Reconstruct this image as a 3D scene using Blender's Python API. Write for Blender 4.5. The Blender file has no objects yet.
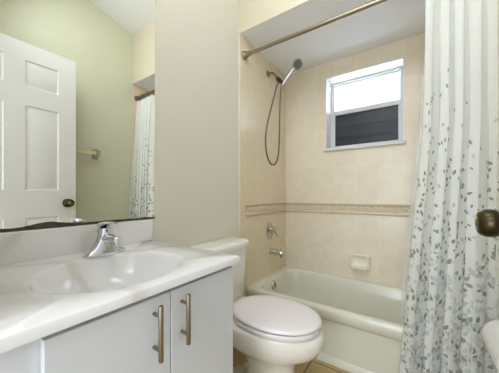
import bpy, bmesh, math, random
from mathutils import Vector, Matrix

# ------------------------------------------------------------------ camera, world, lights, exposure
SC = bpy.context.scene
COL = SC.collection
CX, CH = 1.04, 1.03
XR, Y1, YB = 1.402, 1.375, 2.112        # right wall, alcove front, alcove back
ZA = 2.177                               # alcove ceiling
YE = 0.07                                # inner face of the entry wall

cam = bpy.data.cameras.new('camera')
cam.sensor_width = 36.0
cam.lens = 241.73 / 499 * 36
cam.shift_y = (194.88 - 186.5) / 499
cam.clip_start = 0.01
camo = bpy.data.objects.new('camera', cam)
COL.objects.link(camo)
camo.location = (CX, 0, CH)
camo.rotation_euler = (math.pi / 2, 0, math.radians(34.58))
SC.camera = camo

W = bpy.data.worlds.new('world')
SC.world = W
W.use_nodes = True
W.node_tree.nodes['Background'].inputs['Color'].default_value = (0.90, 0.94, 1.0, 1)
W.node_tree.nodes['Background'].inputs['Strength'].default_value = 50.0

SC.view_settings.view_transform = 'Standard'
SC.view_settings.look = 'None'
SC.view_settings.gamma = 1
SC.view_settings.use_curve_mapping = False
SC.view_settings.exposure = 0.34
SC.cycles.max_bounces = 10
SC.cycles.diffuse_bounces = 6
SC.cycles.transparent_max_bounces = 12


def area(name, loc, rot, sx, sy, power, color=(1, 1, 1)):
    l = bpy.data.lights.new(name, 'AREA')
    l.shape = 'RECTANGLE'
    l.size, l.size_y, l.energy, l.color = sx, sy, power, color
    o = bpy.data.objects.new(name, l)
    o.location, o.rotation_euler = loc, rot
    COL.objects.link(o)
    return o


area('added_hall_fill', (0.93, -1.92, 1.15), (math.radians(90), 0, 0), 1.0, 1.9, 26, (0.79, 0.90, 1.0))  # added soft fill through the doorway; no hall window is known
area('added_hall_top_fill', (0.85, -0.75, 2.44), (0, 0, 0), 0.9, 0.5, 8, (0.86, 0.92, 1.0))  # added overhead fill in the unseen hall, no such lamp known
area('added_room_fill', (0.74, 0.40, 2.60), (math.radians(54), 0, 0), 0.8, 0.5, 6.9, (0.87, 0.93, 1.0)).data.spread = math.radians(150)  # added fill tilted towards the bath alcove, not a known fitting
VANITY_POWER = 0.15                       # each of the three globes of the added lamp over the mirror

# ------------------------------------------------------------------ helpers


def lin(c):
    c /= 255.0
    return c / 12.92 if c <= 0.04045 else ((c + 0.055) / 1.055) ** 2.4


def rgb(r, g, b):
    return (lin(r), lin(g), lin(b), 1)


def mat(name, color, rough=0.5, metal=0.0, noise=0.0, nscale=8.0, spec=0.5, bump=0.0, bscale=60.0, coat=0.0):
    m = bpy.data.materials.new(name)
    m.use_nodes = True
    nt = m.node_tree
    b = nt.nodes['Principled BSDF']
    b.inputs['Base Color'].default_value = color
    b.inputs['Roughness'].default_value = rough
    b.inputs['Metallic'].default_value = metal
    b.inputs['Specular IOR Level'].default_value = spec
    b.inputs['Coat Weight'].default_value = coat
    tc = nt.nodes.new('ShaderNodeTexCoord')
    if noise > 0:
        n = nt.nodes.new('ShaderNodeTexNoise')
        n.inputs['Scale'].default_value = nscale
        n.inputs['Detail'].default_value = 4
        nt.links.new(tc.outputs['Object'], n.inputs['Vector'])
        mx = nt.nodes.new('ShaderNodeMix')
        mx.data_type = 'RGBA'
        mx.inputs[6].default_value = tuple(c * (1 - noise) for c in color[:3]) + (1,)
        mx.inputs[7].default_value = tuple(min(1, c * (1 + noise)) for c in color[:3]) + (1,)
        nt.links.new(n.outputs['Fac'], mx.inputs[0])
        nt.links.new(mx.outputs[2], b.inputs['Base Color'])
    if bump > 0:
        n2 = nt.nodes.new('ShaderNodeTexNoise')
        n2.inputs['Scale'].default_value = bscale
        nt.links.new(tc.outputs['Object'], n2.inputs['Vector'])
        bp = nt.nodes.new('ShaderNodeBump')
        bp.inputs['Strength'].default_value = bump
        bp.inputs['Distance'].default_value = 0.004
        nt.links.new(n2.outputs['Fac'], bp.inputs['Height'])
        nt.links.new(bp.outputs['Normal'], b.inputs['Normal'])
    return m


def finish(bm, name, m, parent=None, smooth=40, bevel=0.0, bseg=2, subsurf=0):
    """link a bmesh as one object; parts are given in world coordinates"""
    bmesh.ops.remove_doubles(bm, verts=bm.verts, dist=1e-6)
    bmesh.ops.recalc_face_normals(bm, faces=bm.faces)
    if parent is not None:
        r = parent
        while r.parent is not None:
            r = r.parent
        bmesh.ops.translate(bm, vec=-Vector(r.location), verts=bm.verts)
    me = bpy.data.meshes.new(name)
    bm.to_mesh(me)
    bm.free()
    o = bpy.data.objects.new(name, me)
    COL.objects.link(o)
    if parent is not None:
        o.parent = parent
    for mm in (m if isinstance(m, (list, tuple)) else [m]):
        me.materials.append(mm)
    if bevel > 0:
        md = o.modifiers.new('bevel', 'BEVEL')
        md.width, md.segments, md.limit_method = bevel, bseg, 'ANGLE'
        md.angle_limit = math.radians(35)
    if subsurf:
        md = o.modifiers.new('sub', 'SUBSURF')
        md.levels = md.render_levels = subsurf
    if smooth:
        for p in me.polygons:
            p.use_smooth = True
        me.set_sharp_from_angle(angle=math.radians(smooth))
    return o


def new():
    return bmesh.new()


def box(bm, x0, x1, y0, y1, z0, z1):
    v = [bm.verts.new((x, y, z)) for x in (x0, x1) for y in (y0, y1) for z in (z0, z1)]
    for f in ((0, 1, 3, 2), (4, 6, 7, 5), (0, 4, 5, 1), (2, 3, 7, 6), (0, 2, 6, 4), (1, 5, 7, 3)):
        bm.faces.new([v[i] for i in f])
    return bm


def loft(bm, rings, cap0=True, cap1=True, closed=True):
    vs = [[bm.verts.new(p) for p in r] for r in rings]
    n = len(vs[0])
    for a, b in zip(vs[:-1], vs[1:]):
        for i in range(n if closed else n - 1):
            j = (i + 1) % n
            bm.faces.new((a[i], a[j], b[j], b[i]))
    if cap0:
        bm.faces.new(list(reversed(vs[0])))
    if cap1:
        bm.faces.new(vs[-1])
    return bm


def basis(d):
    d = Vector(d).normalized()
    u = d.orthogonal().normalized()
    return u, d.cross(u)


def tube(bm, pts, r, n=12, caps=True):
    pts = [Vector(p) for p in pts]
    rr = r if isinstance(r, (list, tuple)) else [r] * len(pts)
    rings, u = [], None
    for i, p in enumerate(pts):
        t = (pts[min(i + 1, len(pts) - 1)] - pts[max(i - 1, 0)]).normalized()
        if u is None:
            u = t.orthogonal().normalized()
        else:
            u = (u - t * u.dot(t)).normalized()
        w = t.cross(u)
        rings.append([p + (u * math.cos(2 * math.pi * k / n) + w * math.sin(2 * math.pi * k / n)) * rr[i] for k in range(n)])
    return loft(bm, rings, caps, caps)


def lathe(bm, prof, origin, axis, n=32, sy=1.0, ref=None):
    """prof: (radius, distance along axis)"""
    a = Vector(axis).normalized()
    if ref is None:
        u, w = basis(a)
    else:
        u = Vector(ref).normalized()
        w = a.cross(u)
    o = Vector(origin)
    rings = [[o + a * h + (u * math.cos(2 * math.pi * k / n) * sy + w * math.sin(2 * math.pi * k / n)) * max(r, 1e-4)
              for k in range(n)] for r, h in prof]
    return loft(bm, rings)


def rrect(x0, x1, y0, y1, z, r, n=8):
    """rounded rectangle ring in a horizontal plane"""
    r = min(r, (x1 - x0) / 2 - 1e-4, (y1 - y0) / 2 - 1e-4)
    out = []
    for cx, cy, a0 in ((x1 - r, y1 - r, 0), (x0 + r, y1 - r, 90), (x0 + r, y0 + r, 180), (x1 - r, y0 + r, 270)):
        for k in range(n + 1):
            a = math.radians(a0 + 90 * k / n)
            out.append((cx + r * math.cos(a), cy + r * math.sin(a), z))
    return out


def smoothpath(pts, n=8):
    P = [Vector(p) for p in pts]
    P = [2 * P[0] - P[1]] + P + [2 * P[-1] - P[-2]]
    out = []
    for i in range(1, len(P) - 2):
        for k in range(n):
            t = k / n
            out.append(0.5 * ((2 * P[i]) + (P[i + 1] - P[i - 1]) * t + (2 * P[i - 1] - 5 * P[i] + 4 * P[i + 1] - P[i + 2]) * t * t
                              + (-P[i - 1] + 3 * P[i] - 3 * P[i + 1] + P[i + 2]) * t ** 3))
    out.append(P[-2])
    return out


def tag(o, label, cat, group=None, kind=None):
    o['label'], o['category'] = label, cat
    if group:
        o['group'] = group
    if kind:
        o['kind'] = kind
    return o


def thing(name, loc, label, cat, group=None, kind=None):
    o = bpy.data.objects.new(name, None)
    o.empty_display_size = 0.05
    o.location = loc
    COL.objects.link(o)
    return tag(o, label, cat, group, kind)


def struct(o, label=None, cat=None):
    o['kind'] = 'structure'
    if label:
        o['label'] = label
    if cat:
        o['category'] = cat
    return o


def node_tile(name, base, vary, grout, horiz, w, h, x0, split=None, z0=0.0, mortar=0.0022, rough=0.28):
    """grid of ceramic tiles; horiz = world axis across the wall, split = (lower row top, upper row bottom)"""
    m = bpy.data.materials.new(name)
    m.use_nodes = True
    nt = m.node_tree
    L = nt.links.new
    b = nt.nodes['Principled BSDF']
    g = nt.nodes.new('ShaderNodeNewGeometry')
    s = nt.nodes.new('ShaderNodeSeparateXYZ')
    L(g.outputs['Position'], s.inputs[0])

    def math_node(op, a, bb):
        n = nt.nodes.new('ShaderNodeMath')
        n.operation = op
        for i, v in enumerate((a, bb)):
            if isinstance(v, (int, float)):
                n.inputs[i].default_value = v
            else:
                L(v, n.inputs[i])
        return n.outputs[0]
    hx = math_node('SUBTRACT', s.outputs[horiz], x0 - 20 * w)
    vert = s.outputs['Y'] if z0 == 'floor' else s.outputs['Z']
    if split:
        step = math_node('GREATER_THAN', vert, (split[0] + split[1]) / 2)
        off = math_node('MULTIPLY', step, split[1] - split[0])
        vz = math_node('SUBTRACT', math_node('SUBTRACT', vert, split[0] - 10 * h), off)
    else:
        vz = math_node('SUBTRACT', vert, (1.455 if z0 == 'floor' else z0) - 20 * h)
    c = nt.nodes.new('ShaderNodeCombineXYZ')
    L(hx, c.inputs[0])
    L(vz, c.inputs[1])
    br = nt.nodes.new('ShaderNodeTexBrick')
    br.offset = 0.0
    br.inputs['Scale'].default_value = 1.0
    br.inputs['Brick Width'].default_value = w
    br.inputs['Row Height'].default_value = h
    br.inputs['Mortar Size'].default_value = mortar
    br.inputs['Mortar Smooth'].default_value = 0.2
    br.inputs['Color1'].default_value = base
    br.inputs['Color2'].default_value = vary
    br.inputs['Mortar'].default_value = grout
    L(c.outputs[0], br.inputs['Vector'])
    n = nt.nodes.new('ShaderNodeTexNoise')
    n.inputs['Scale'].default_value = 14
    n.inputs['Detail'].default_value = 6
    L(g.outputs['Position'], n.inputs['Vector'])
    r = nt.nodes.new('ShaderNodeValToRGB')
    r.color_ramp.elements[0].position, r.color_ramp.elements[0].color = 0.3, (0.93, 0.915, 0.89, 1)
    r.color_ramp.elements[1].position, r.color_ramp.elements[1].color = 0.7, (1.0, 1.0, 1.0, 1)
    L(n.outputs['Fac'], r.inputs[0])
    mx = nt.nodes.new('ShaderNodeMix')
    mx.data_type, mx.blend_type = 'RGBA', 'MULTIPLY'
    mx.inputs[0].default_value = 1.0
    L(br.outputs['Color'], mx.inputs[6])
    L(r.outputs[0], mx.inputs[7])
    L(mx.outputs[2], b.inputs['Base Color'])
    bp = nt.nodes.new('ShaderNodeBump')
    bp.inputs['Strength'].default_value = 0.35
    bp.inputs['Distance'].default_value = 0.002
    bp.invert = True
    L(br.outputs['Fac'], bp.inputs['Height'])
    L(bp.outputs['Normal'], b.inputs['Normal'])
    b.inputs['Roughness'].default_value = rough
    return m


# ------------------------------------------------------------------ materials
M_wall = mat('cream_paint', rgb(224, 218, 203), 0.6, noise=0.015, nscale=3, bump=0.05, bscale=250)
M_wall_green = mat('pale_green_paint', rgb(218, 219, 194), 0.6, noise=0.015, nscale=3, bump=0.05, bscale=250)
M_ceil = mat('white_ceiling_paint', rgb(246, 246, 248), 0.8, bump=0.1, bscale=180)
M_white_gloss = mat('white_enamel', rgb(236, 234, 232), 0.3)
M_cabinet = mat('white_laminate', rgb(218, 220, 225), 0.32, noise=0.01)
M_porcelain = mat('white_porcelain', rgb(240, 236, 226), 0.12, coat=0.3)
M_seat = mat('white_plastic', rgb(242, 236, 236), 0.25)
M_tub = mat('ivory_tub_enamel', rgb(226, 224, 208), 0.14, noise=0.008, coat=0.3)
M_chrome = mat('chrome', rgb(222, 226, 232), 0.07, 1.0)
M_nickel = mat('brushed_nickel', rgb(204, 200, 192), 0.2, 1.0, noise=0.04, nscale=90)
M_rod = mat('satin_nickel', rgb(150, 139, 120), 0.36, 1.0, noise=0.03, nscale=60)
M_pull = mat('antique_nickel', rgb(150, 138, 122), 0.32, 1.0)
M_bronze = mat('dark_bronze', rgb(70, 64, 44), 0.28, 1.0, noise=0.3, nscale=30)
M_brass_cap = mat('polished_bronze', rgb(140, 128, 92), 0.2, 1.0)
M_dark = mat('rubber_and_gap_shade', rgb(22, 16, 16), 0.5)  # rubber of the pane gasket, also the painted shade under the toilet lid
M_red = mat('dark_red_plastic', rgb(62, 18, 18), 0.35)
M_steelhose = mat('steel_hose', rgb(110, 108, 104), 0.35, 1.0, noise=0.2, nscale=400)
M_alu = mat('painted_aluminium', rgb(214, 214, 210), 0.4)
M_paper = mat('white_paper', rgb(244, 240, 238), 0.9, noise=0.02, nscale=50)
M_ceramic = mat('cream_ceramic', rgb(240, 232, 214), 0.2)
M_gap = mat('dark_gap', rgb(50, 46, 40), 0.8)
M_hall = mat('hall_paint', rgb(230, 230, 230), 0.7)
M_siding = mat('dark_siding', rgb(7, 7.3, 7.6), 0.7, noise=0.25, nscale=2, spec=0.02)

TB, TV, TG = rgb(238, 227, 208), rgb(234, 222, 202), rgb(242, 234, 220)
TB2, TV2, TG2 = rgb(236, 221, 192), rgb(232, 216, 185), rgb(240, 229, 208)  # same tile; the yellower light on the end walls is put into its colour
M_tile_back = node_tile('beige_tile_back', TB, TV, TG, 'X', 0.1625, 0.314, -0.01, (0.871, 0.959))
M_tile_side = node_tile('beige_tile_warm_light', TB2, TV2, TG2, 'Y', 0.1665, 0.314, 1.446, (0.871, 0.959))
M_floor = node_tile('floor_tile', rgb(196, 170, 122), rgb(190, 164, 116), rgb(92, 72, 46), 'X', 0.305, 0.305, 0.505, None, 'floor', 0.004, 0.3)
M_border = mat('border_tile', rgb(216, 199, 172), 0.35, noise=0.06, nscale=25)
M_border_relief = mat('border_relief', rgb(226, 212, 190), 0.35, noise=0.05, nscale=25)
M_border_line = mat('border_groove', rgb(184, 162, 132), 0.6)


def marble():
    m = mat('cultured_marble', rgb(234, 231, 230), 0.14, coat=0.4)
    nt = m.node_tree
    L = nt.links.new
    tc = nt.nodes.new('ShaderNodeTexCoord')
    w = nt.nodes.new('ShaderNodeTexWave')
    w.inputs['Scale'].default_value = 1.6
    w.inputs['Distortion'].default_value = 9
    w.inputs['Detail'].default_value = 3
    w.inputs['Detail Scale'].default_value = 1.3
    mp = nt.nodes.new('ShaderNodeMapping')
    mp.inputs['Rotation'].default_value = (0.3, 0.4, 0.7)
    L(tc.outputs['Object'], mp.inputs[0])
    L(mp.outputs[0], w.inputs['Vector'])
    r = nt.nodes.new('ShaderNodeValToRGB')
    e = r.color_ramp.elements
    e[0].position, e[0].color = 0.0, rgb(220, 215, 210)
    e[1].position, e[1].color = 0.12, rgb(234, 231, 230)
    e.new(0.95).color = rgb(238, 236, 236)
    L(w.outputs['Fac'], r.inputs[0])
    L(r.outputs[0], nt.nodes['Principled BSDF'].inputs['Base Color'])
    return m


M_marble = marble()


def mirror_mat():
    """silvered glass, dark where the silvering has gone along the lower edge"""
    m = bpy.data.materials.new('mirror_glass')
    m.use_nodes = True
    nt = m.node_tree
    L = nt.links.new
    b = nt.nodes['Principled BSDF']
    b.inputs['Base Color'].default_value = (0.86, 0.87, 0.84, 1)
    b.inputs['Metallic'].default_value = 1
    b.inputs['Roughness'].default_value = 0.0
    d = nt.nodes.new('ShaderNodeBsdfPrincipled')
    n0 = nt.nodes.new('ShaderNodeTexNoise')
    g = nt.nodes.new('ShaderNodeNewGeometry')
    s = nt.nodes.new('ShaderNodeSeparateXYZ')
    L(g.outputs['Position'], s.inputs[0])
    L(g.outputs['Position'], n0.inputs['Vector'])
    n0.inputs['Scale'].default_value = 45
    r0 = nt.nodes.new('ShaderNodeValToRGB')
    r0.color_ramp.elements[0].color = rgb(50, 44, 26)
    r0.color_ramp.elements[1].color = rgb(74, 84, 58)
    L(n0.outputs['Fac'], r0.inputs[0])
    L(r0.outputs[0], d.inputs['Base Color'])
    d.inputs['Roughness'].default_value = 0.25

    def mn(op, a, bb=0.0):
        n = nt.nodes.new('ShaderNodeMath')
        n.operation = op
        for i, v in enumerate((a, bb)):
            if isinstance(v, (int, float)):
                n.inputs[i].default_value = v
            else:
                L(v, n.inputs[i])
        return n.outputs[0]
    n1 = nt.nodes.new('ShaderNodeTexNoise')
    n1.inputs['Scale'].default_value = 30
    L(g.outputs['Position'], n1.inputs['Vector'])
    # height of the stain above the lower edge: a thin line, swelling near the door's reflection
    dy = mn('DIVIDE', mn('SUBTRACT', s.outputs['Y'], 0.292), 0.05)
    swell = mn('POWER', 2.718, mn('MULTIPLY', mn('MULTIPLY', dy, dy), -1.0))
    hgt = mn('ADD', mn('MULTIPLY', swell, 0.0125), mn('ADD', 0.0075, mn('MULTIPLY', n1.outputs['Fac'], 0.006)))
    mask = mn('LESS_THAN', mn('SUBTRACT', s.outputs['Z'], 0.9155), hgt)
    mix = nt.nodes.new('ShaderNodeMixShader')
    L(mask, mix.inputs[0])
    L(b.outputs[0], mix.inputs[1])
    L(d.outputs[0], mix.inputs[2])
    L(mix.outputs[0], nt.nodes['Material Output'].inputs['Surface'])
    return m


def cloth_mat(name, color, trans=0.35, alpha=1.0, rough=0.8):
    m = bpy.data.materials.new(name)
    m.use_nodes = True
    nt = m.node_tree
    L = nt.links.new
    b = nt.nodes['Principled BSDF']
    b.inputs['Base Color'].default_value = color
    b.inputs['Roughness'].default_value = rough
    n = nt.nodes.new('ShaderNodeTexNoise')
    n.inputs['Scale'].default_value = 220
    tc = nt.nodes.new('ShaderNodeTexCoord')
    L(tc.outputs['Object'], n.inputs['Vector'])
    bp = nt.nodes.new('ShaderNodeBump')
    bp.inputs['Strength'].default_value = 0.06
    bp.inputs['Distance'].default_value = 0.002
    L(n.outputs['Fac'], bp.inputs['Height'])
    L(bp.outputs[0], b.inputs['Normal'])
    t = nt.nodes.new('ShaderNodeBsdfTranslucent')
    t.inputs['Color'].default_value = color
    mx = nt.nodes.new('ShaderNodeMixShader')
    mx.inputs[0].default_value = trans
    L(b.outputs[0], mx.inputs[1])
    L(t.outputs[0], mx.inputs[2])
    out = mx.outputs[0]
    if alpha < 1:
        tr = nt.nodes.new('ShaderNodeBsdfTransparent')
        m2 = nt.nodes.new('ShaderNodeMixShader')
        m2.inputs[0].default_value = alpha
        L(tr.outputs[0], m2.inputs[1])
        L(out, m2.inputs[2])
        out = m2.outputs[0]
    L(out, nt.nodes['Material Output'].inputs['Surface'])
    return m


def frosted_mat():
    m = bpy.data.materials.new('frosted_glass')
    m.use_nodes = True
    nt = m.node_tree
    L = nt.links.new
    b = nt.nodes['Principled BSDF']
    b.inputs['Base Color'].default_value = (0.8, 0.85, 0.88, 1)
    b.inputs['Roughness'].default_value = 0.35
    t = nt.nodes.new('ShaderNodeBsdfTranslucent')
    n = nt.nodes.new('ShaderNodeTexNoise')
    n.inputs['Scale'].default_value = 5
    tc = nt.nodes.new('ShaderNodeTexCoord')
    L(tc.outputs['Object'], n.inputs['Vector'])
    r = nt.nodes.new('ShaderNodeValToRGB')
    r.color_ramp.elements[0].color = (0.66, 0.74, 0.82, 1)
    r.color_ramp.elements[1].color = (0.90, 0.94, 0.97, 1)
    L(n.outputs['Fac'], r.inputs[0])
    L(r.outputs[0], t.inputs['Color'])
    mx = nt.nodes.new('ShaderNodeMixShader')
    mx.inputs[0].default_value = 0.85
    L(b.outputs[0], mx.inputs[1])
    L(t.outputs[0], mx.inputs[2])
    L(mx.outputs[0], nt.nodes['Material Output'].inputs['Surface'])
    return m


def clear_glass():
    m = bpy.data.materials.new('window_glass')
    m.use_nodes = True
    nt = m.node_tree
    L = nt.links.new
    gl = nt.nodes.new('ShaderNodeBsdfGlossy')
    gl.inputs['Roughness'].default_value = 0.3
    tr = nt.nodes.new('ShaderNodeBsdfTransparent')
    tr.inputs['Color'].default_value = (0.40, 0.44, 0.50, 1)
    fr = nt.nodes.new('ShaderNodeFresnel')
    fr.inputs['IOR'].default_value = 1.5
    mx = nt.nodes.new('ShaderNodeMixShader')
    L(fr.outputs[0], mx.inputs[0])
    L(tr.outputs[0], mx.inputs[1])
    L(gl.outputs[0], mx.inputs[2])
    L(mx.outputs[0], nt.nodes['Material Output'].inputs['Surface'])
    return m


# ------------------------------------------------------------------ setting: floor, walls, ceilings
def zc(y):                                # vaulted ceiling, rising towards the door
    return 2.687 + 0.25 * (1.375 - y)


bm = box(new(), -0.12, XR + 0.12, -1.96, YB + 0.2, -0.08, 0)
struct(finish(bm, 'floor', M_floor), 'beige square ceramic tile floor with dark grout lines', 'floor')

bm = box(new(), -0.12, 0, -0.05, YB + 0.2, 0, 3.2)
struct(finish(bm, 'wall_left', M_wall), 'cream painted wall behind the mirror, vanity and toilet', 'wall')
bm = box(new(), 0, 0.006, Y1, YB, 0.0, ZA)
struct(finish(bm, 'wall_plumbing', M_tile_side), 'beige tiled end wall of the bath with shower valve and spout', 'wall')
bm = box(new(), XR, XR + 0.12, -0.05, YB + 0.2, 0, 3.2)
struct(finish(bm, 'wall_right', M_wall_green), 'pale green painted wall with towel bar, seen in the mirror', 'wall')
bm = box(new(), XR - 0.006, XR, Y1, YB, 0.0, ZA)
struct(finish(bm, 'wall_alcove', M_tile_side), 'beige tiled end wall behind the gathered shower curtain', 'wall')

WX0, WX1, WZ0, WZ1 = 0.394, 0.966, 1.425, 2.043
bm = new()
box(bm, 0, WX0, YB, YB + 0.19, 0, 3.2)
box(bm, WX1, XR, YB, YB + 0.19, 0, 3.2)
box(bm, WX0, WX1, YB, YB + 0.19, 0, WZ0)
box(bm, WX0, WX1, YB, YB + 0.19, WZ1, 3.2)
struct(finish(bm, 'wall_back', M_tile_back), 'beige tiled wall above the bath with the small window', 'wall')

bm = new()
box(bm, 0, 0.47, -0.05, YE, 0, 3.2)
box(bm, 1.252, XR, -0.05, YE, 0, 3.2)
box(bm, 0.47, 1.252, -0.05, YE, 2.115, 3.2)
struct(finish(bm, 'wall_entry', M_wall), 'painted wall with the doorway', 'wall')

bm = box(new(), 0, XR, Y1, YB, ZA, ZA + 0.05)
struct(finish(bm, 'ceiling_alcove', M_ceil), 'low flat white ceiling over the bath', 'ceiling')
bm = box(new(), 0, XR, Y1, Y1 + 0.06, ZA + 0.05, 2.75)
box(bm, 0, XR, Y1 - 0.003, Y1, ZA, 2.75)
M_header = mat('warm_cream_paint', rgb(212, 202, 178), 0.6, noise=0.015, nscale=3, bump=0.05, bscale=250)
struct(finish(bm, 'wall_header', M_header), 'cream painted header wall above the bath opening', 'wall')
bm = new()
loft(bm, [[(-0.1, -0.05, zc(-0.05)), (XR + 0.1, -0.05, zc(-0.05)), (XR + 0.1, -0.05, zc(-0.05) + 0.1), (-0.1, -0.05, zc(-0.05) + 0.1)],
          [(-0.1, YB + 0.1, zc(YB + 0.1)), (XR + 0.1, YB + 0.1, zc(YB + 0.1)), (XR + 0.1, YB + 0.1, zc(YB + 0.1) + 0.1), (-0.1, YB + 0.1, zc(YB + 0.1) + 0.1)]])
struct(finish(bm, 'ceiling', M_ceil, smooth=0), 'white sloping ceiling seen in the mirror', 'ceiling')

# the hallway the picture is taken from
bm = new()
box(bm, -0.12, -0.06, -1.96, -0.05, 0, 2.5)
box(bm, XR + 0.06, XR + 0.12, -1.96, -0.05, 0, 2.5)
box(bm, -0.12, XR + 0.12, -2.02, -1.96, 0, 2.5)
struct(finish(bm, 'wall_hall', M_hall), 'white hallway walls outside the doorway', 'wall')
bm = box(new(), -0.12, XR + 0.12, -2.02, -0.05, 2.5, 2.56)
struct(finish(bm, 'ceiling_hall', M_hall), 'white hallway ceiling outside the doorway', 'ceiling')


# patterned border course with a raised rope of curling waves
def border(name, to_world, length, mitre=0.0):
    bm = new()

    def P(s, z, d):
        return to_world(s, z, d)
    z0, z1 = 0.871, 0.959
    rings = []
    for z, d in ((z0, 0.0), (z0, 0.006), (z0 + 0.005, 0.009), (z0 + 0.010, 0.009), (z0 + 0.013, 0.004),
                 (z1 - 0.013, 0.004), (z1 - 0.010, 0.009), (z1 - 0.005, 0.009), (z1, 0.006), (z1, 0.0)):
        rings.append([P(0, z, d), P(length, z, d)])
    vs = [[bm.verts.new(p) for p in r] for r in rings]
    for a, b in zip(vs[:-1], vs[1:]):
        bm.faces.new((a[0], a[1], b[1], b[0]))
    period, zm = 0.1, (z0 + z1) / 2
    n = int(length / period)
    p0 = (length - n * period) / 2
    for k in range(n):
        s0 = p0 + k * period
        for sgn in (1, -1):
            pts = []
            for q in range(15):
                t = q / 14.0
                s = s0 + t * period
                pts.append(P(s, zm + sgn * 0.021 * math.sin(2 * math.pi * t) * (0.7 + 0.3 * math.cos(2 * math.pi * t)), 0.0045))
            tube(bm, pts, 0.0046, 6)
        for c in (0.25, 0.75):
            pts = []
            for q in range(10):
                a = 2.2 * math.pi * q / 9.0
                rad = 0.012 * (1 - q / 14.0)
                pts.append(P(s0 + c * period + rad * math.cos(a), zm + rad * 0.8 * math.sin(a), 0.005))
            tube(bm, pts, 0.003, 6)
    bm.faces.ensure_lookup_table()
    for i, f in enumerate(bm.faces):
        f.material_index = 2 if i in (0, 2, 6, 8) else (1 if i in (1, 7) or i >= 9 else 0)
    return struct(finish(bm, name, [M_border, M_border_relief, M_border_line], smooth=60), None)


border('trim_1', lambda s, z, d: (0.0 + s, YB - d, z), XR).update_tag()
bpy.data.objects['trim_1']['label'] = 'relief border tile course on the wall above the bath'
border('trim_2', lambda s, z, d: (0.006 + d, 1.446 + s, z), YB - 1.446)
bpy.data.objects['trim_2']['label'] = 'relief border tile course on the shower valve wall'
bm = new()
rings = []
for z in (0.0, ZA):
    rings.append([(0.0, Y1 - 0.002, z), (0.006, Y1 - 0.001, z), (0.009, Y1 + 0.004, z), (0.0085, 1.444, z), (0.0, 1.446, z)])
loft(bm, rings)
M_trimtile = node_tile('beige_trim_tile', TB2, TV2, TG2, 'Y', 0.5, 0.157, 1.2, (0.871, 0.871))
struct(finish(bm, 'trim_3', M_trimtile, smooth=30), 'narrow beige tile edging where the tile meets the painted wall')

# ------------------------------------------------------------------ window
win = thing('window_1', (0.68, YB, WZ0), 'small white framed window above the bath, frosted above and dark below', 'window', kind='structure')
WY = 2.245                                # plane of the sashes
bm = new()                                # plastered reveal lining
box(bm, WX0, WX0 + 0.004, YB - 0.002, WY + 0.05, WZ0, WZ1)
box(bm, WX1 - 0.004, WX1, YB - 0.002, WY + 0.05, WZ0, WZ1)
box(bm, WX0, WX1, YB - 0.002, WY + 0.05, WZ1 - 0.004, WZ1)
finish(bm, 'window_reveal', M_white_gloss, win)
bm = box(new(), 0.374, 0.980, YB - 0.022, WY + 0.03, 1.405, 1.430)
finish(bm, 'window_sill', M_alu, win, bevel=0.004)


def frame(bm, x0, x1, z0, z1, t, y0, y1, tb=None, tt=None):
    tb = t if tb is None else tb
    tt = t if tt is None else tt
    box(bm, x0, x0 + t, y0, y1, z0, z1)
    box(bm, x1 - t, x1, y0, y1, z0, z1)
    box(bm, x0 + t, x1 - t, y0, y1, z0, z0 + tb)
    box(bm, x0 + t, x1 - t, y0, y1, z1 - tt, z1)


fx0, fx1 = WX0 + 0.004, WX1 - 0.004
ZM = 1.765
bm = new()
frame(bm, fx0, fx1, 1.43, WZ1 - 0.004, 0.016, WY - 0.004, WY + 0.05, 0.012)
finish(bm, 'window_frame', M_alu, win, bevel=0.002)
bm = new()
frame(bm, fx0 + 0.016, fx1 - 0.016, ZM, WZ1 - 0.02, 0.010, WY + 0.018, WY + 0.036, 0.028)
us = finish(bm, 'upper_sash', M_alu, win, bevel=0.002)
bm = box(new(), fx0 + 0.024, fx1 - 0.024, WY + 0.024, WY + 0.029, ZM + 0.02, WZ1 - 0.028)
o = finish(bm, 'frosted_pane', frosted_mat(), us)
o['label'] = 'bright frosted glass pane'
bm = new()
frame(bm, fx0 + 0.016, fx1 - 0.016, 1.442, ZM + 0.018, 0.020, WY, WY + 0.018, 0.026, 0.036)
ls = finish(bm, 'lower_sash', M_alu, win, bevel=0.002)
bm = new()
frame(bm, fx0 + 0.036, fx1 - 0.036, 1.468, ZM - 0.018, 0.005, WY + 0.002, WY + 0.016)
finish(bm, 'pane_gasket', M_dark, ls)
bm = box(new(), fx0 + 0.038, fx1 - 0.038, WY + 0.008, WY + 0.011, 1.470, ZM - 0.02)
o = finish(bm, 'dark_pane', clear_glass(), ls)
o['label'] = 'dark clear glass pane'

bm = new()                                # lapped boards of the neighbouring wall, seen through the lower pane
for k in range(14):
    z = 0.3 + k * 0.13
    loft(bm, [[(-1.2, 3.1, z), (-1.2, 3.055, z), (-1.2, 3.085, z + 0.13), (-1.2, 3.1, z + 0.13)],
              [(2.6, 3.1, z), (2.6, 3.055, z), (2.6, 3.085, z + 0.13), (2.6, 3.1, z + 0.13)]])
struct(finish(bm, 'wall_neighbour', M_siding, smooth=0), 'dark lapped boards outside the window', 'wall')

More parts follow.
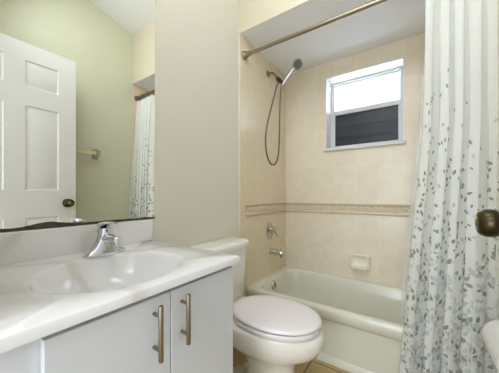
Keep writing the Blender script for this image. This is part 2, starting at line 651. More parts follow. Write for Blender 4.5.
# ------------------------------------------------------------------ door (open against the right wall, seen in the mirror)
DX, DY0, DY1, DZ0, DZ1 = 1.212, 0.088, 0.802, 0.012, 2.09
door = thing('door_1', (DX + 0.017, DY0, 0), 'open white six panel door, seen in the mirror', 'door', kind='structure')
bm = new()
st, mu = 0.108, 0.099
pw = (DY1 - DY0 - 2 * st - mu) / 2
cols = [(DY0 + st, DY0 + st + pw), (DY1 - st - pw, DY1 - st)]
rows = [(0.24, 0.872), (1.058, 1.660), (1.785, 1.976)]
DXB = DX + 0.035
ys = [DY0, cols[0][0], cols[0][1], cols[1][0], cols[1][1], DY1]
zs = [DZ0] + [z for r in rows for z in r] + [DZ1]
for face_x, sg in ((DX, 1), (DXB, -1)):
    for i in range(5):
        for j in range(7):
            ya, yb, za, zb = ys[i], ys[i + 1], zs[j], zs[j + 1]
            if i in (1, 3) and j in (1, 3, 5):
                rings = []
                for ins, dep in ((0, 0), (0.004, 0.0), (0.010, 0.006), (0.015, 0.006), (0.030, 0.002), (0.032, 0.0015)):
                    x = face_x + sg * dep
                    rings.append([(x, ya + ins, za + ins), (x, yb - ins, za + ins), (x, yb - ins, zb - ins), (x, ya + ins, zb - ins)])
                loft(bm, rings, cap0=False)
            else:
                bm.faces.new([bm.verts.new(p) for p in ((face_x, ya, za), (face_x, yb, za), (face_x, yb, zb), (face_x, ya, zb))])
rim = [(DY0, DZ0), (DY1, DZ0), (DY1, DZ1), (DY0, DZ1)]
for k in range(4):
    (ya, za), (yb, zb) = rim[k], rim[(k + 1) % 4]
    bm.faces.new([bm.verts.new(p) for p in ((DX, ya, za), (DX, yb, zb), (DXB, yb, zb), (DXB, ya, za))])
finish(bm, 'door_panel', M_white_gloss, door, smooth=20)
KY, KZ = 0.747, 0.967
bm = lathe(new(), [(0.0, -0.001), (0.034, -0.001), (0.034, 0.003), (0.031, 0.007), (0.022, 0.010), (0.0, 0.0105)], (DX, KY, KZ), (-1, 0, 0), 40)
rose = finish(bm, 'knob_rose', M_bronze, door)
bm = lathe(new(), [(0.012, 0.008), (0.012, 0.018), (0.016, 0.020), (0.026, 0.0225), (0.0305, 0.028), (0.0315, 0.036), (0.0305, 0.046), (0.0265, 0.054),
                   (0.021, 0.058), (0.012, 0.0585), (0.0, 0.0585)], (DX, KY, KZ), (-1, 0, 0), 40)
kn = finish(bm, 'door_knob', M_bronze, door, smooth=50)
kn['label'] = 'dark bronze door knob'
bm = lathe(new(), [(0.0, 0.0575), (0.017, 0.0575), (0.015, 0.0592), (0.010, 0.0588), (0.008, 0.0610), (0.0, 0.0612)], (DX, KY, KZ), (-1, 0, 0), 24)
finish(bm, 'knob_button', M_brass_cap, kn)
bm = lathe(new(), [(0.0, 0.0), (0.033, 0.0), (0.030, 0.008), (0.012, 0.010), (0.012, 0.024), (0.026, 0.030), (0.031, 0.042), (0.026, 0.056), (0.0, 0.060)],
           (DXB, KY, KZ), (1, 0, 0), 32)
finish(bm, 'door_knob', M_bronze, door, smooth=50)
for z in (0.25, 1.05, 1.85):
    bm = tube(new(), [(DX - 0.004, DY0 - 0.004, z - 0.04), (DX - 0.004, DY0 - 0.004, z + 0.04)], 0.006, 10)
    finish(bm, 'door_hinge', M_nickel, door)

# ------------------------------------------------------------------ mirror
bm = box(new(), 0.0005, 0.0065, 0.085, 0.698, 0.9165, 1.99)
tag(finish(bm, 'wall_mirror', mirror_mat(), smooth=0), 'large frameless wall mirror above the vanity, stained along its lower edge', 'mirror')

# ------------------------------------------------------------------ added lamp over the mirror, out of view
M_added_globe = bpy.data.materials.new('added_lamp_glass')
M_added_globe.use_nodes = True
_b = M_added_globe.node_tree.nodes['Principled BSDF']
_b.inputs['Emission Color'].default_value = (1.0, 0.93, 0.84, 1)
_b.inputs['Emission Strength'].default_value = 1.0
lamp = thing('added_vanity_light', (0.0, 0.40, 2.12), 'added chrome lamp bar with three white globes on the wall above the mirror', 'lamp')
bm = box(new(), 0.0005, 0.03, 0.15, 0.65, 2.09, 2.15)
finish(bm, 'added_lamp_plate', M_chrome, lamp, bevel=0.006)
for y in (0.22, 0.40, 0.58):
    bm = lathe(new(), [(0.028, 0.0295), (0.028, 0.036), (0.022, 0.045), (0.02, 0.06), (0.0, 0.06)], (0, y, 2.12), (1, 0, 0), 24)
    finish(bm, 'added_lamp_socket', M_chrome, lamp)
    bm = new()
    bmesh.ops.create_uvsphere(bm, u_segments=24, v_segments=16, radius=0.045, matrix=Matrix.Translation((0.103, y, 2.12)))
    gl = finish(bm, 'added_lamp_globe', M_added_globe, lamp)
    gl.visible_shadow = True
    l = bpy.data.lights.new('added_vanity_bulb', 'POINT')
    l.energy, l.shadow_soft_size, l.color = VANITY_POWER, 0.045, (1.0, 0.99, 0.97)
    lo = bpy.data.objects.new('added_vanity_bulb', l)
    lo.location = (0.152, 0, 0)
    lo.location = (0.15 + 0.05, y - 0.40, 0.0)
    lo.parent = lamp
    COL.objects.link(lo)

# ------------------------------------------------------------------ vanity: cabinet, countertop with basin, faucet
CT = 0.818                                # top of the counter
VY0, VY1 = YE + 0.003, 0.680


def frame_y(bm, y0, y1, z0, z1):          # face frame behind the doors
    box(bm, 0.485, 0.497, y0, 0.155, z0, z1)
    box(bm, 0.485, 0.497, y1 - 0.04, y1, z0, z1)
    box(bm, 0.485, 0.497, 0.385, 0.42, z0 + 0.03, z1 - 0.04)
    box(bm, 0.485, 0.497, 0.155, y1 - 0.04, z0, z0 + 0.03)
    box(bm, 0.485, 0.497, 0.155, y1 - 0.04, z1 - 0.04, z1)


cab = thing('vanity_cabinet', (0.26, 0.37, 0), 'white flat front vanity cabinet with metal bar pulls under the countertop', 'cabinet')
bm = new()
za, zb = 0.09, CT - 0.0235
box(bm, 0.003, 0.485, VY0, VY0 + 0.016, za, zb)
box(bm, 0.003, 0.485, VY1 - 0.024, VY1 - 0.008, za, zb)
box(bm, 0.003, 0.485, VY0 + 0.016, VY1 - 0.024, za, za + 0.016)
box(bm, 0.003, 0.009, VY0 + 0.016, VY1 - 0.024, za + 0.016, zb)
frame_y(bm, VY0, VY1 - 0.008, za, zb)
box(bm, 0.003, 0.43, VY0, VY1 - 0.008, 0.0, 0.09)
finish(bm, 'cabinet_body', M_cabinet, cab, bevel=0.0015)


def pull(par, y, z0, z1):
    bm = tube(new(), [(0.543, y, z0), (0.543, y, z0 + 0.002), (0.543, y, z1 - 0.002), (0.543, y, z1)], [0.0052, 0.006, 0.006, 0.0052], 16)
    for z in (z0 + 0.026, z1 - 0.026):
        tube(bm, [(0.514, y, z), (0.543, y, z)], 0.0045, 12)
    h = finish(bm, 'handle', M_pull, par, smooth=50)
    h['label'] = 'satin metal bar pull'


dtop = CT - 0.0235 - 0.015
for y0, y1, py in ((0.1405, 0.4005, 0.352), (0.4035, 0.661, 0.436)):
    bm = box(new(), 0.498, 0.515, y0, y1, 0.11, dtop)
    d = finish(bm, 'door', M_cabinet, cab, bevel=0.0018)
    pull(d, py, 0.634, 0.767)

top = thing('vanity_countertop', (0.26, 0.37, CT - 0.023), 'white marbled vanity countertop with moulded oval basin and backsplash', 'countertop')
bcx, bcy, bax, bay = 0.312, 0.365, 0.178, 0.195
x0, x1 = 0.001, 0.533
corners = [(x1, VY1), (x0, VY1), (x0, VY0), (x1, VY0)]
angs = sorted(set([2 * math.pi * k / 72 for k in range(72)] + [math.atan2((cy - bcy), (cx - bcx)) % (2 * math.pi) for cx, cy in corners]))


def rectpt(a, x0, x1, y0, y1):
    c, s = math.cos(a), math.sin(a)
    t = min([((x1 if c > 0 else x0) - bcx) / c if abs(c) > 1e-9 else 1e9, ((y1 if s > 0 else y0) - bcy) / s if abs(s) > 1e-9 else 1e9])
    return bcx + t * c, bcy + t * s


def oval(a, k, z):
    c, s = math.cos(a), math.sin(a)
    r = 1 / math.sqrt((c / (bax * k)) ** 2 + (s / (bay * k)) ** 2)
    return (bcx + r * c, bcy + r * s, z)


def rr(inset, z):
    return [rectpt(a, x0, x1 - inset, VY0, VY1 - inset) + (z,) for a in angs]


rings = [rr(0.0, CT - 0.023), rr(0.0, CT - 0.008), rr(0.002, CT - 0.003), rr(0.007, CT)]
rings += [[oval(a, 1.06, CT) for a in angs], [oval(a, 1.03, CT - 0.0008) for a in angs]]
for k, dz in ((1.0, 0.003), (0.975, 0.009), (0.95, 0.02), (0.91, 0.04), (0.84, 0.065), (0.72, 0.09), (0.52, 0.11), (0.3, 0.12), (0.11, 0.123)):
    rings.append([oval(a, k, CT - dz) for a in angs])
bm = loft(new(), rings, cap0=False)
finish(bm, 'countertop', M_marble, top, smooth=35)
bm = box(new(), 0.001, 0.02, VY0, VY1, CT - 0.001, 0.9155)
finish(bm, 'backsplash', M_marble, top, bevel=0.004, bseg=3)
bm = lathe(new(), [(0.0, 0.002), (0.012, 0.002), (0.0145, 0.004), (0.021, 0.004), (0.022, 0.001), (0.022, 0.0)], (bcx, bcy, CT - 0.1228), (0, 0, 1), 24)
finish(bm, 'drain', M_chrome, top)

fy, fx = 0.420, 0.120
fau = thing('basin_faucet', (fx, fy, CT), 'chrome single lever faucet on the countertop behind the basin', 'faucet')


def stad(hx, hy, z, cx=fx, n=28, p=2.6, slope=0.0):
    out = []
    for k in range(n):
        a = 2 * math.pi * k / n
        c, s = math.cos(a), math.sin(a)
        out.append((cx + hx * math.copysign(abs(c) ** (2 / p), c), fy + hy * math.copysign(abs(s) ** (2 / p), s), CT + z))
    return out


bm = loft(new(), [stad(0.027, 0.069, 0.0003), stad(0.0275, 0.070, 0.006), stad(0.026, 0.067, 0.012), stad(0.025, 0.058, 0.018), stad(0.0245, 0.048, 0.026),
                  stad(0.024, 0.041, 0.036), stad(0.0235, 0.034, 0.048), stad(0.023, 0.029, 0.062, p=2.3), stad(0.0225, 0.0255, 0.078, p=2.1), stad(0.022, 0.0235, 0.092, p=2), stad(0.0205, 0.0215, 0.094, p=2)])
finish(bm, 'faucet_body', M_chrome, fau, smooth=60)
rings = []
for x, z, hw, hh in ((0.004, 0.056, 0.020, 0.018), (0.03, 0.062, 0.0185, 0.016), (0.050, 0.064, 0.0175, 0.0145), (0.068, 0.063, 0.0165, 0.0135), (0.083, 0.060, 0.0155, 0.013), (0.092, 0.057, 0.0145, 0.012), (0.096, 0.055, 0.011, 0.009)):
    rings.append([(fx + x - 0.3 * hh * math.sin(2 * math.pi * k / 16) * (x / 0.108), fy + hw * math.cos(2 * math.pi * k / 16), CT + z + hh * math.sin(2 * math.pi * k / 16)) for k in range(16)])
finish(loft(new(), rings), 'spout', M_chrome, fau, smooth=60)
bm = lathe(new(), [(0.0115, 0.0), (0.0115, 0.010), (0.009, 0.011), (0.0, 0.0105)], (fx + 0.079, fy, CT + 0.051), (0.1, 0, -1), 16)
finish(bm, 'aerator', M_chrome, fau)
rings = []
for x, z, hw, hh in ((-0.023, 0.098, 0.012, 0.006), (-0.021, 0.101, 0.0195, 0.009), (-0.008, 0.1045, 0.0235, 0.0115), (0.008, 0.108, 0.0235, 0.010), (0.022, 0.112, 0.019, 0.0062), (0.045, 0.1145, 0.0145, 0.0042),
                     (0.066, 0.115, 0.0135, 0.0038), (0.074, 0.115, 0.009, 0.0026)):
    rings.append([(fx + x, fy + hw * math.cos(2 * math.pi * k / 16), CT + z + hh * math.sin(2 * math.pi * k / 16)) for k in range(16)])
lev = finish(loft(new(), rings), 'lever', M_chrome, fau, smooth=60)
bm = new()
bmesh.ops.create_uvsphere(bm, u_segments=12, v_segments=8, radius=0.0042, matrix=Matrix.Translation((fx + 0.0215, fy - 0.004, CT + 0.0865)))
o = finish(bm, 'indicator', mat('red_dot', rgb(150, 40, 50), 0.3), lev)
o['label'] = 'small red temperature mark'

# ------------------------------------------------------------------ toilet
TY = 1.084
toi = thing('toilet', (0.35, TY, 0), 'white two piece toilet with closed lid between the vanity and the bathtub', 'toilet')


def egg(xb, xf, w, z, yc=TY, n=48, p=2.2, xm=None):
    """xb back, xf front, widest at xm"""
    xm = xb + (xf - xb) * 0.46 if xm is None else xm
    out = []
    for k in range(n):
        a = 2 * math.pi * k / n
        c, s = math.cos(a), math.sin(a)
        pp = 2.0 if c > 0 else p + 0.15
        ax = (xf - xm) if c > 0 else (xm - xb)
        out.append((xm + ax * math.copysign(abs(c) ** (2 / pp), c), yc + w * math.copysign(abs(s) ** (2 / 2.1), s), z))
    return out


bm = loft(new(), [egg(0.15, 0.560, 0.108, 0.001), egg(0.15, 0.560, 0.108, 0.016), egg(0.16, 0.553, 0.100, 0.028), egg(0.25, 0.548, 0.090, 0.045), egg(0.30, 0.548, 0.084, 0.11),
                  egg(0.29, 0.552, 0.085, 0.18), egg(0.25, 0.560, 0.092, 0.215), egg(0.20, 0.582, 0.118, 0.243), egg(0.15, 0.628, 0.146, 0.268), egg(0.10, 0.672, 0.166, 0.298), egg(0.05, 0.696, 0.177, 0.335),
                  egg(0.025, 0.698, 0.180, 0.365), egg(0.02, 0.693, 0.180, 0.382), egg(0.022, 0.686, 0.177, 0.390), egg(0.03, 0.676, 0.170, 0.393), egg(0.2, 0.61, 0.12, 0.393)])
finish(bm, 'bowl', M_porcelain, toi, smooth=60)
bm = loft(new(), [egg(0.251, 0.653, 0.149, 0.3935, xm=0.45), egg(0.248, 0.656, 0.151, 0.3965, xm=0.45), egg(0.223, 0.676, 0.169, 0.3975, xm=0.45), egg(0.22, 0.679, 0.1725, 0.4, xm=0.45), egg(0.22, 0.679, 0.173, 0.415, xm=0.45),
                  egg(0.222, 0.675, 0.171, 0.421, xm=0.45), egg(0.241, 0.653, 0.151, 0.422, xm=0.45), egg(0.286, 0.598, 0.099, 0.422, xm=0.45)])
finish(bm, 'seat', M_seat, toi, smooth=60)
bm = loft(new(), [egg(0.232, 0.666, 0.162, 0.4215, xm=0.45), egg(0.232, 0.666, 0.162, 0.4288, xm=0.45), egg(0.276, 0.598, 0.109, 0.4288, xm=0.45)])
finish(bm, 'seat_gap_shade', M_dark, toi, smooth=40)  # dark ring that paints the shade in the gap between seat and lid
bm = loft(new(), [egg(0.241, 0.653, 0.149, 0.4285, xm=0.45), egg(0.223, 0.676, 0.169, 0.4275, xm=0.45), egg(0.219, 0.681, 0.175, 0.4295, xm=0.45), egg(0.218, 0.6815, 0.1755, 0.434, xm=0.45), egg(0.22, 0.678, 0.173, 0.4395, xm=0.45), egg(0.23, 0.658, 0.159, 0.4435, xm=0.45), egg(0.266, 0.598, 0.114, 0.447, xm=0.45),
                  egg(0.346, 0.498, 0.039, 0.448, xm=0.409)])
finish(bm, 'lid', M_seat, toi, smooth=60)
for dy in (-0.075, 0.075):
    bm = new()
    tube(bm, [(0.212, TY + dy - 0.02, 0.412), (0.212, TY + dy + 0.02, 0.412)], 0.010, 14)
    box(bm, 0.200, 0.222, TY + dy - 0.014, TY + dy + 0.014, 0.388, 0.410)
    finish(bm, 'seat_hinge', M_seat, toi, smooth=50)
TKY = 1.083
rings = []
for z, h, xa, xb_ in ((0.390, 0.165, 0.018, 0.135), (0.40, 0.173, 0.014, 0.146), (0.55, 0.178, 0.010, 0.152), (0.709, 0.188, 0.008, 0.158)):
    rings.append(rrect(xa, xb_, TKY - h, TKY + h, z, 0.035))
finish(loft(new(), rings), 'tank', M_porcelain, toi, smooth=50)
rings = []
for z, i in ((0.709, 0.004), (0.7105, 0.0), (0.731, 0.0), (0.740, 0.003), (0.746, 0.010), (0.7475, 0.03)):
    rings.append(rrect(0.005 + i * .3, 0.166 - i, TKY - 0.204 + i, TKY + 0.204 - i, z, 0.035))
finish(loft(new(), rings), 'tank_lid', M_porcelain, toi, smooth=50)
bm = lathe(new(), [(0.0, 0.0), (0.013, 0.0), (0.012, 0.008), (0.0, 0.009)], (0.157, TKY - 0.13, 0.655), (1, 0, 0), 20)
tube(bm, [(0.167, TKY - 0.135, 0.655), (0.170, TKY - 0.11, 0.652), (0.171, TKY - 0.07, 0.648)], [0.006, 0.006, 0.005], 10)
finish(bm, 'flush_lever', M_chrome, toi)
for dy in (-0.068, 0.068):
    bm = lathe(new(), [(0.021, 0.014), (0.022, 0.022), (0.021, 0.034), (0.016, 0.046), (0.008, 0.052), (0.0, 0.053)], (0.225, TY + dy, 0), (0, 0, 1), 20)
    finish(bm, 'bolt_cap', M_porcelain, toi, smooth=50)

# ------------------------------------------------------------------ bathtub
TZ = 0.347
tub = thing('bathtub', (0.70, 1.78, 0), 'ivory alcove bathtub with a plain apron under the window', 'bathtub')
ox0, ox1, oy0, oy1 = 0.0065, XR - 0.0065, 1.457, YB - 0.001
ix0, ix1, iy0, iy1 = 0.066, 1.335, 1.512, 2.066
rings = [rrect(ox0, ox1, oy0 + 0.030, oy1, 0.0005, 0.012), rrect(ox0, ox1, oy0 + 0.030, oy1, 0.035, 0.012), rrect(ox0, ox1, oy0 + 0.038, oy1, 0.045, 0.012),
         rrect(ox0, ox1, oy0 + 0.030, oy1, 0.262, 0.012), rrect(ox0, ox1, oy0 + 0.012, oy1, 0.278, 0.012), rrect(ox0, ox1, oy0 + 0.006, oy1, 0.284, 0.012), rrect(ox0, ox1, oy0 + 0.001, oy1, 0.327, 0.012), rrect(ox0, ox1, oy0 + 0.004, oy1, 0.339, 0.012),
         rrect(ox0, ox1, oy0 + 0.013, oy1, TZ, 0.012),
         rrect(ix0 - 0.012, ix1 + 0.012, iy0 - 0.010, iy1 + 0.012, TZ + 0.001, 0.10), rrect(ix0, ix1, iy0, iy1, TZ - 0.004, 0.095), rrect(ix0 + 0.010, ix1 - 0.016, iy0 + 0.009, iy1 - 0.009, TZ - 0.018, 0.095),
         rrect(ix0 + 0.026, ix1 - 0.08, iy0 + 0.020, iy1 - 0.02, 0.22, 0.10), rrect(ix0 + 0.045, ix1 - 0.17, iy0 + 0.034, iy1 - 0.034, 0.11, 0.11),
         rrect(ix0 + 0.07, ix1 - 0.21, iy0 + 0.055, iy1 - 0.055, 0.075, 0.11), rrect(ix0 + 0.13, ix1 - 0.27, iy0 + 0.12, iy1 - 0.12, 0.062, 0.1), rrect(ix0 + 0.2, ix1 - 0.4, iy0 + 0.2, iy1 - 0.2, 0.06, 0.05)]
bm = loft(new(), rings, cap0=False)
finish(bm, 'tub_shell', M_tub, tub, smooth=40)
bm = lathe(new(), [(0.0, 0.0), (0.036, 0.0), (0.036, 0.004), (0.031, 0.010), (0.014, 0.0125), (0.0, 0.0125)], (0.083, 1.735, 0.296), (1, 0, 0.15), 32)
box(bm, 0.093, 0.104, 1.732, 1.738, 0.284, 0.314)
finish(bm, 'overflow_plate', M_nickel, tub)
bm = lathe(new(), [(0.0, 0.0), (0.03, 0.0), (0.028, 0.004), (0.02, 0.004), (0.018, 0.002), (0.0, 0.002)], (0.27, 1.79, 0.0605), (0, 0, 1), 24)
finish(bm, 'drain', M_chrome, tub)

# ------------------------------------------------------------------ shower fittings on the plumbing wall
val = thing('shower_valve', (0.006, 1.80, 0.725), 'oval metal mixing valve with lever above the bath spout', 'shower valve')
bm = lathe(new(), [(0.0, 0.0), (0.072, 0.0), (0.072, 0.003), (0.066, 0.007), (0.0, 0.009)], (0.0062, 1.80, 0.725), (1, 0, 0), 40, sy=0.72, ref=(0, 1, 0))
finish(bm, 'escutcheon', M_nickel, val)
bm = lathe(new(), [(0.026, 0.006), (0.026, 0.028), (0.022, 0.034), (0.022, 0.052), (0.016, 0.056), (0.0, 0.057)], (0.0062, 1.80, 0.735), (1, 0, 0), 28)
finish(bm, 'valve_stem', M_nickel, val)
bm = tube(new(), [(0.050, 1.80, 0.735), (0.056, 1.812, 0.715), (0.062, 1.832, 0.692), (0.066, 1.845, 0.676)], [0.011, 0.0095, 0.008, 0.0085], 14)
finish(bm, 'lever', M_nickel, val, smooth=60)

spo = thing('bath_spout', (0.006, 1.815, 0.545), 'metal bath spout below the mixing valve', 'bath spout')
rings = []
for x, z, hw, hh in ((0.0065, 0.545, 0.026, 0.026), (0.03, 0.545, 0.026, 0.026), (0.07, 0.544, 0.024, 0.024), (0.105, 0.541, 0.022, 0.021), (0.125, 0.536, 0.020, 0.018), (0.132, 0.530, 0.015, 0.012)):
    rings.append([(x, 1.815 + hw * math.cos(2 * math.pi * k / 20), z + hh * math.sin(2 * math.pi * k / 20)) for k in range(20)])
finish(loft(new(), rings), 'spout_body', M_nickel, spo, smooth=60)
bm = lathe(new(), [(0.013, 0.0), (0.013, 0.020), (0.011, 0.021), (0.0, 0.021)], (0.112, 1.815, 0.524), (0, 0, -1), 18)
finish(bm, 'outlet', M_nickel, spo)
bm = lathe(new(), [(0.004, 0.0), (0.004, 0.012), (0.007, 0.015), (0.006, 0.021), (0.0, 0.022)], (0.10, 1.815, 0.560), (0, 0, 1), 14)
finish(bm, 'diverter_knob', M_nickel, spo)

sh = thing('hand_shower', (0.006, 1.775, 2.05), 'hand shower with curved hose on a wall arm in the bath corner', 'shower')
bm = lathe(new(), [(0.0, 0.0), (0.028, 0.0), (0.027, 0.004), (0.012, 0.012), (0.0, 0.012)], (0.0062, 1.775, 2.055), (1, 0, 0), 24)
tube(bm, smoothpath([(0.008, 1.775, 2.055), (0.05, 1.775, 2.05), (0.085, 1.775, 2.015), (0.105, 1.775, 1.985)], 5), 0.0085, 12)
finish(bm, 'shower_arm', M_rod, sh, smooth=50)
bm = tube(new(), [(0.095, 1.775, 1.998), (0.102, 1.776, 1.985), (0.118, 1.779, 1.965), (0.128, 1.781, 1.953)], [0.014, 0.019, 0.019, 0.013], 16)
tube(bm, [(0.118, 1.758, 1.968), (0.122, 1.800, 1.964)], [0.017, 0.017], 14)
finish(bm, 'bracket', M_red, sh, smooth=50)
hb, ht = Vector((0.122, 1.797, 1.935)), Vector((0.248, 1.800, 2.062))
dirh = (ht - hb).normalized()
bm = tube(new(), [hb, hb.lerp(ht, .15), hb.lerp(ht, .5), hb.lerp(ht, .85), ht], [0.0095, 0.0125, 0.0115, 0.012, 0.016], 16)
finish(bm, 'shower_handle', M_chrome, sh, smooth=60)
ax = Vector((0.60, -0.56, -0.57)).normalized()
hc = ht + dirh * 0.014
bm = lathe(new(), [(0.0, -0.028), (0.016, -0.026), (0.032, -0.011), (0.040, 0.004), (0.042, 0.012), (0.039, 0.016), (0.0, 0.016)], hc, ax, 32)
hd = finish(bm, 'shower_head', M_nickel, sh, smooth=45)
bm = lathe(new(), [(0.0, 0.0155), (0.033, 0.0155), (0.032, 0.0185), (0.025, 0.0185), (0.024, 0.0170), (0.014, 0.0170), (0.013, 0.019), (0.0, 0.019)], hc, ax, 32)
for k in range(12):
    a = 2 * math.pi * k / 12
    u, w_ = basis(ax)
    p = hc + ax * 0.0178 + (u * math.cos(a) + w_ * math.sin(a)) * 0.019
    tube(bm, [p, p + ax * 0.002], 0.0028, 6)
finish(bm, 'spray_face', mat('grey_spray_plate', rgb(128, 124, 118), 0.4), hd, smooth=40)
hose = smoothpath([(0.118, 1.757, 1.950), (0.108, 1.735, 1.90), (0.100, 1.680, 1.75), (0.090, 1.622, 1.58), (0.085, 1.603, 1.45), (0.085, 1.625, 1.34), (0.088, 1.680, 1.278), (0.094, 1.745, 1.285),
                   (0.100, 1.783, 1.36), (0.105, 1.793, 1.50), (0.110, 1.790, 1.68), (0.114, 1.792, 1.84), tuple(hb)], 8)
finish(tube(new(), hose, 0.0065, 10), 'shower_hose', M_steelhose, sh, smooth=60)

# ------------------------------------------------------------------ soap dish
sd = thing('soap_dish', (0.665, YB, 0.48), 'white ceramic soap dish on the tiled wall above the tub rim', 'soap dish')
sx0, sx1, sz0, sz1 = 0.588, 0.746, 0.424, 0.556


def rring(i, y, r):
    return [(x, y, z) for x, z, _ in rrect(sx0 + i, sx1 - i, sz0 + i, sz1 - i, 0, r)]


bm = loft(new(), [rring(0.0, YB - 0.0005, 0.02), rring(0.001, YB - 0.010, 0.02), rring(0.006, YB - 0.020, 0.02), rring(0.012, YB - 0.024, 0.018), rring(0.018, YB - 0.021, 0.014), rring(0.026, YB - 0.010, 0.012)], cap0=False)
bx = [[(sx0 + 0.014 + i, y, sz0 + 0.014 + dz), (sx1 - 0.014 - i, y, sz0 + 0.014 + dz), (sx1 - 0.014 - i, y, sz0 + 0.032 - dz * .3), (sx0 + 0.014 + i, y, sz0 + 0.032 - dz * .3)]
      for y, i, dz in ((YB - 0.008, 0, 0), (YB - 0.05, 0.002, 0.0), (YB - 0.062, 0.010, 0.004), (YB - 0.066, 0.018, 0.010))]
loft(bm, bx)
finish(bm, 'dish', M_ceramic, sd, smooth=50)

# ------------------------------------------------------------------ curtain rod, rings, curtain, liner
RY, RZ = 1.425, 2.043
rod = thing('shower_curtain_rod', (0.0, RY, RZ), 'satin metal shower curtain rod across the bath opening', 'curtain rod')
bm = tube(new(), [(0.012, RY, RZ), (XR - 0.012, RY, RZ)], 0.0125, 20)
finish(bm, 'rod', M_rod, rod, smooth=60)
for xx, sg in ((0.0092, 1), (XR - 0.0062, -1)):
    bm = lathe(new(), [(0.0, 0.0), (0.031, 0.0), (0.031, 0.006), (0.027, 0.012), (0.020, 0.030), (0.0165, 0.045), (0.0165, 0.060), (0.0125, 0.062)], (xx, RY, RZ), (sg, 0, 0), 28)
    finish(bm, 'rod_flange', M_rod, rod, smooth=40)

NF = 6


def curtain_pt(s, z):
    """s 0..1 across the gathered cloth, z height"""
    t = (2.012 - z) / (2.012 - 0.10)
    xl = 1.074 - 0.030 * t - 0.078 * max(0, t - 0.35) / 0.65
    xr = 1.384
    w = 0.5 + 0.5 * t
    ss = s + 0.011 * math.sin(2 * math.pi * (2.3 * s + 0.2)) + 0.006 * math.sin(9 * s + 3 * t)
    ph = 2 * math.pi * NF * ss
    amp = (0.019 + 0.021 * min(1.0, t * 1.5)) * (0.8 + 0.35 * math.sin(5.1 * s + 1.0 + 0.6 * t))
    x = xl + (xr - xl) * s + 0.011 * math.sin(ph * 2 + 0.5 + t) * min(1, 0.3 + t)
    yc = 1.420 - 0.070 * min(1.0, t * 1.5)
    y = yc + amp * math.sin(ph + 0.5 * math.sin(2.5 * t + 3 * s)) + 0.006 * math.sin(2 * ph + 1.3) * w
    if z < 2.0:
        y = min(y, 1.449)
    return Vector((x, y, z))


NS, NZ = 280, 90
S_ = [i / NS for i in range(NS + 1)]
ZT, ZB = 2.012, 0.10
ref = [curtain_pt(s, 0.9) for s in S_]
arc = [0.0]
for a, b in zip(ref[:-1], ref[1:]):
    arc.append(arc[-1] + (b - a).length)
ALEN = arc[-1]


def s_of_arc(a):
    a = max(0.0, min(ALEN, a))
    lo, hi = 0, NS
    while hi - lo > 1:
        mid = (lo + hi) // 2
        if arc[mid] <= a:
            lo = mid
        else:
            hi = mid
    return (lo + (a - arc[lo]) / max(1e-9, arc[hi] - arc[lo])) / NS


def curtain_off(a, z, d):
    s = s_of_arc(a)
    e = 0.0015
    p = curtain_pt(s, z)
    ds = curtain_pt(min(1, s + e), z) - curtain_pt(max(0, s - e), z)
    dz = curtain_pt(s, min(ZT, z + 0.01)) - curtain_pt(s, max(ZB, z - 0.01))
    n = ds.cross(dz).normalized()
    if n.y > 0 and abs(n.y) > 0.02:
        pass
    return p + n * d


cl = [cloth_mat('curtain_cloth', rgb(250, 250, 246), 0.3), cloth_mat('leaf_grey', rgb(168, 171, 165), 0.15), cloth_mat('leaf_olive', rgb(156, 160, 144), 0.15),
      cloth_mat('leaf_pale', rgb(228, 231, 229), 0.35), cloth_mat('leaf_blue', rgb(212, 215, 214), 0.15)]
bm = new()
vs = [[bm.verts.new(curtain_pt(s, ZT + (ZB - ZT) * j / NZ)) for s in S_] for j in range(NZ + 1)]
for j in range(NZ):
    for i in range(NS):
        bm.faces.new((vs[j][i], vs[j][i + 1], vs[j + 1][i + 1], vs[j + 1][i]))
rnd = random.Random(7)


def leaf(a, z, L, Wd, ang, mi, d):
    c, s = math.cos(ang), math.sin(ang)
    prof = [(-0.5, 0.0), (-0.3, 0.36), (-0.02, 0.5), (0.25, 0.33), (0.5, 0.0)]
    pts_t = [(u * L, v * Wd) for u, v in prof]
    pts_b = [(u * L, -v * Wd) for u, v in prof[1:-1]]

    def V(u, v):
        zz = z + u * s + v * c
        return curtain_off(a + u * c - v * s, max(ZB + .002, min(ZT - .002, zz)), d)
    for sgn in (1, -1):
        top_ = [bm.verts.new(V(u, v)) for u, v in pts_t]
        mid = [bm.verts.new(V(u, 0)) for u, v in pts_t[1:-1]]
        bot = [bm.verts.new(V(u, v)) for u, v in pts_b]
        fs = []
        fs.append((top_[0], top_[1], mid[0]))
        fs.append((top_[0], mid[0], bot[0]))
        for q in range(2):
            fs.append((top_[q + 1], top_[q + 2], mid[q + 1], mid[q]))
            fs.append((mid[q], mid[q + 1], bot[q + 1], bot[q]))
        fs.append((top_[3], top_[4], mid[2]))
        fs.append((mid[2], top_[4], bot[2]))
        for f in fs:
            bm.faces.new(f).material_index = mi
        d = -d


def density(z):
    if z > 1.60:
        return 0.0
    t = (1.60 - z) / 1.5
    return min(1.0, 0.02 + 1.5 * t ** 2.1)


count = 0
for k in range(5200):
    a, z = rnd.uniform(0.01, ALEN - 0.01), rnd.uniform(ZB + 0.01, 1.60)
    dens = density(z)
    if rnd.random() > dens * 0.66:
        continue
    low = z < 0.75
    mi = rnd.choices([1, 2, 3, 4], [1.2, 0.9, 3.0, 3.0] if low else [4, 2.4, 0.6, 1.4])[0]
    L = rnd.uniform(0.020, 0.032) if low else rnd.uniform(0.017, 0.026)
    leaf(a, z, L, L * rnd.uniform(0.46, 0.64), rnd.choice([0.7, 1.1, 2.0, 2.5, 1.6]) + rnd.uniform(-.5, .5), mi, 0.0006 + 0.0000002 * k)
    count += 1
cur = thing('shower_curtain', (1.22, 1.39, ZB), 'white fabric shower curtain with grey leaf print gathered at the right', 'shower curtain')
finish(bm, 'curtain_fabric', cl, cur, smooth=70)

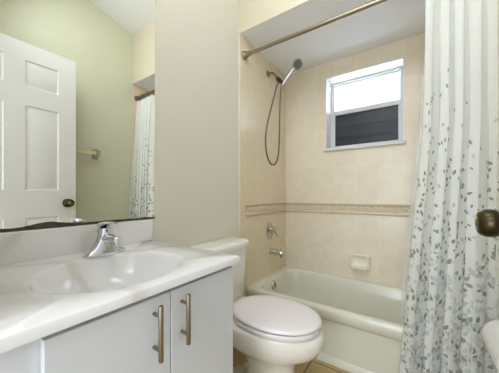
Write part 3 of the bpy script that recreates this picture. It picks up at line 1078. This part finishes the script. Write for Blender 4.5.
M_liner = cloth_mat('clear_vinyl', rgb(238, 240, 240), 0.4, alpha=0.62, rough=0.35)
bm = new()
rowsz = 40
vs = []
for j in range(rowsz + 1):
    t = j / rowsz
    z = 2.010 + (0.356 - 2.010) * t
    y = 1.452 + 0.110 * min(1.0, max(0, t - .35) / .5)
    xl = 1.10 - 0.135 * t
    vs.append([bm.verts.new((xl + (1.385 - xl) * i / 80, y + (0.0 if t < .02 else 0.012 * min(1, t * 3)) * math.sin(2 * math.pi * 5 * i / 80 + t), z)) for i in range(81)])
for j in range(rowsz):
    for i in range(80):
        bm.faces.new((vs[j][i], vs[j][i + 1], vs[j + 1][i + 1], vs[j + 1][i]))
tag(finish(bm, 'shower_liner', M_liner, smooth=70), 'see-through plastic shower liner hanging over the tub behind the leaf curtain', 'shower liner')

M_ring = mat('bronze_ring', rgb(120, 104, 80), 0.3, 1.0)
ring0 = None
for k in range(12):
    x = 1.082 + k * (1.366 - 1.082) / 11
    if ring0 is None:
        bm = new()
        R_ = 0.027
        tube(bm, [(0, R_ * math.sin(2 * math.pi * q / 24), R_ * math.cos(2 * math.pi * q / 24)) for q in range(24)] + [(0, 0.0, R_)], 0.0022, 8)
        bm_o = finish(bm, 'curtain_ring', M_ring, smooth=60)
        bm_o.location = (x, RY, RZ - 0.011)
        ring0 = bm_o
        r = ring0
    else:
        r = ring0.copy()
        COL.objects.link(r)
        r.location = (x, RY, RZ - 0.011)
    tag(r, 'small bronze curtain ring on the shower rod above the leaf curtain', 'curtain ring', 'curtain rings on the shower rod')

# ------------------------------------------------------------------ towel bar (in the mirror) and paper roll on the right wall
tb = thing('towel_bar', (XR, 0.77, 1.405), 'towel bar with a metal post on the green wall beyond the door', 'towel bar')
for y in (1.02, 0.52):
    bm = loft(new(), [[(XR - d, y + sy * w_, 1.405 + sz * h) for sy, sz in ((-1, -1), (1, -1), (1, 1), (-1, 1))]
                      for d, w_, h in ((0.0005, 0.026, 0.050), (0.008, 0.026, 0.050), (0.014, 0.020, 0.040), (0.045, 0.015, 0.026), (0.078, 0.016, 0.027), (0.080, 0.013, 0.024))])
    finish(bm, 'post', M_nickel, tb, bevel=0.003, smooth=30)
bm = box(new(), XR - 0.072, XR - 0.054, 0.534, 1.006, 1.389, 1.421)
finish(bm, 'bar', mat('cream_bar', rgb(226, 214, 176), 0.25), tb, bevel=0.003)

pr = thing('paper_roll', (1.304, 1.12, 0.52), 'white paper roll at the right edge below the door knob', 'paper roll')
RX, RZ2, RR = 1.304, 0.520, 0.066
prof = [(0.020, 0.0), (RR - 0.006, 0.0), (RR - 0.001, 0.003), (RR, 0.012), (RR, 0.198), (RR - 0.001, 0.207), (RR - 0.008, 0.21), (0.020, 0.21), (0.018, 0.20), (0.018, 0.01)]
bm = new()
rings = [[(RX + r * math.cos(2 * math.pi * k / 48), 1.015 + h, RZ2 + r * math.sin(2 * math.pi * k / 48)) for k in range(48)] for r, h in prof + [prof[0]]]
loft(bm, rings, False, False)
finish(bm, 'paper', M_paper, pr, smooth=50)
hold = thing('roll_holder', (XR, 1.12, 0.5), 'wall holder carrying the white paper roll', 'roll holder')
for y in (0.998, 1.236):
    bm = new()
    tube(bm, [(XR - 0.001, y, RZ2), (RX - 0.004, y, RZ2)], 0.008, 12)
    lathe(bm, [(0.0, 0.0005), (0.022, 0.0005), (0.021, 0.006), (0.0, 0.007)], (XR, y, RZ2), (-1, 0, 0), 20)
    finish(bm, 'arm', M_chrome, hold, smooth=50)
bm = tube(new(), [(RX, 0.994, RZ2), (RX, 1.240, RZ2)], 0.0165, 16)
finish(bm, 'spindle', M_chrome, hold, smooth=50)
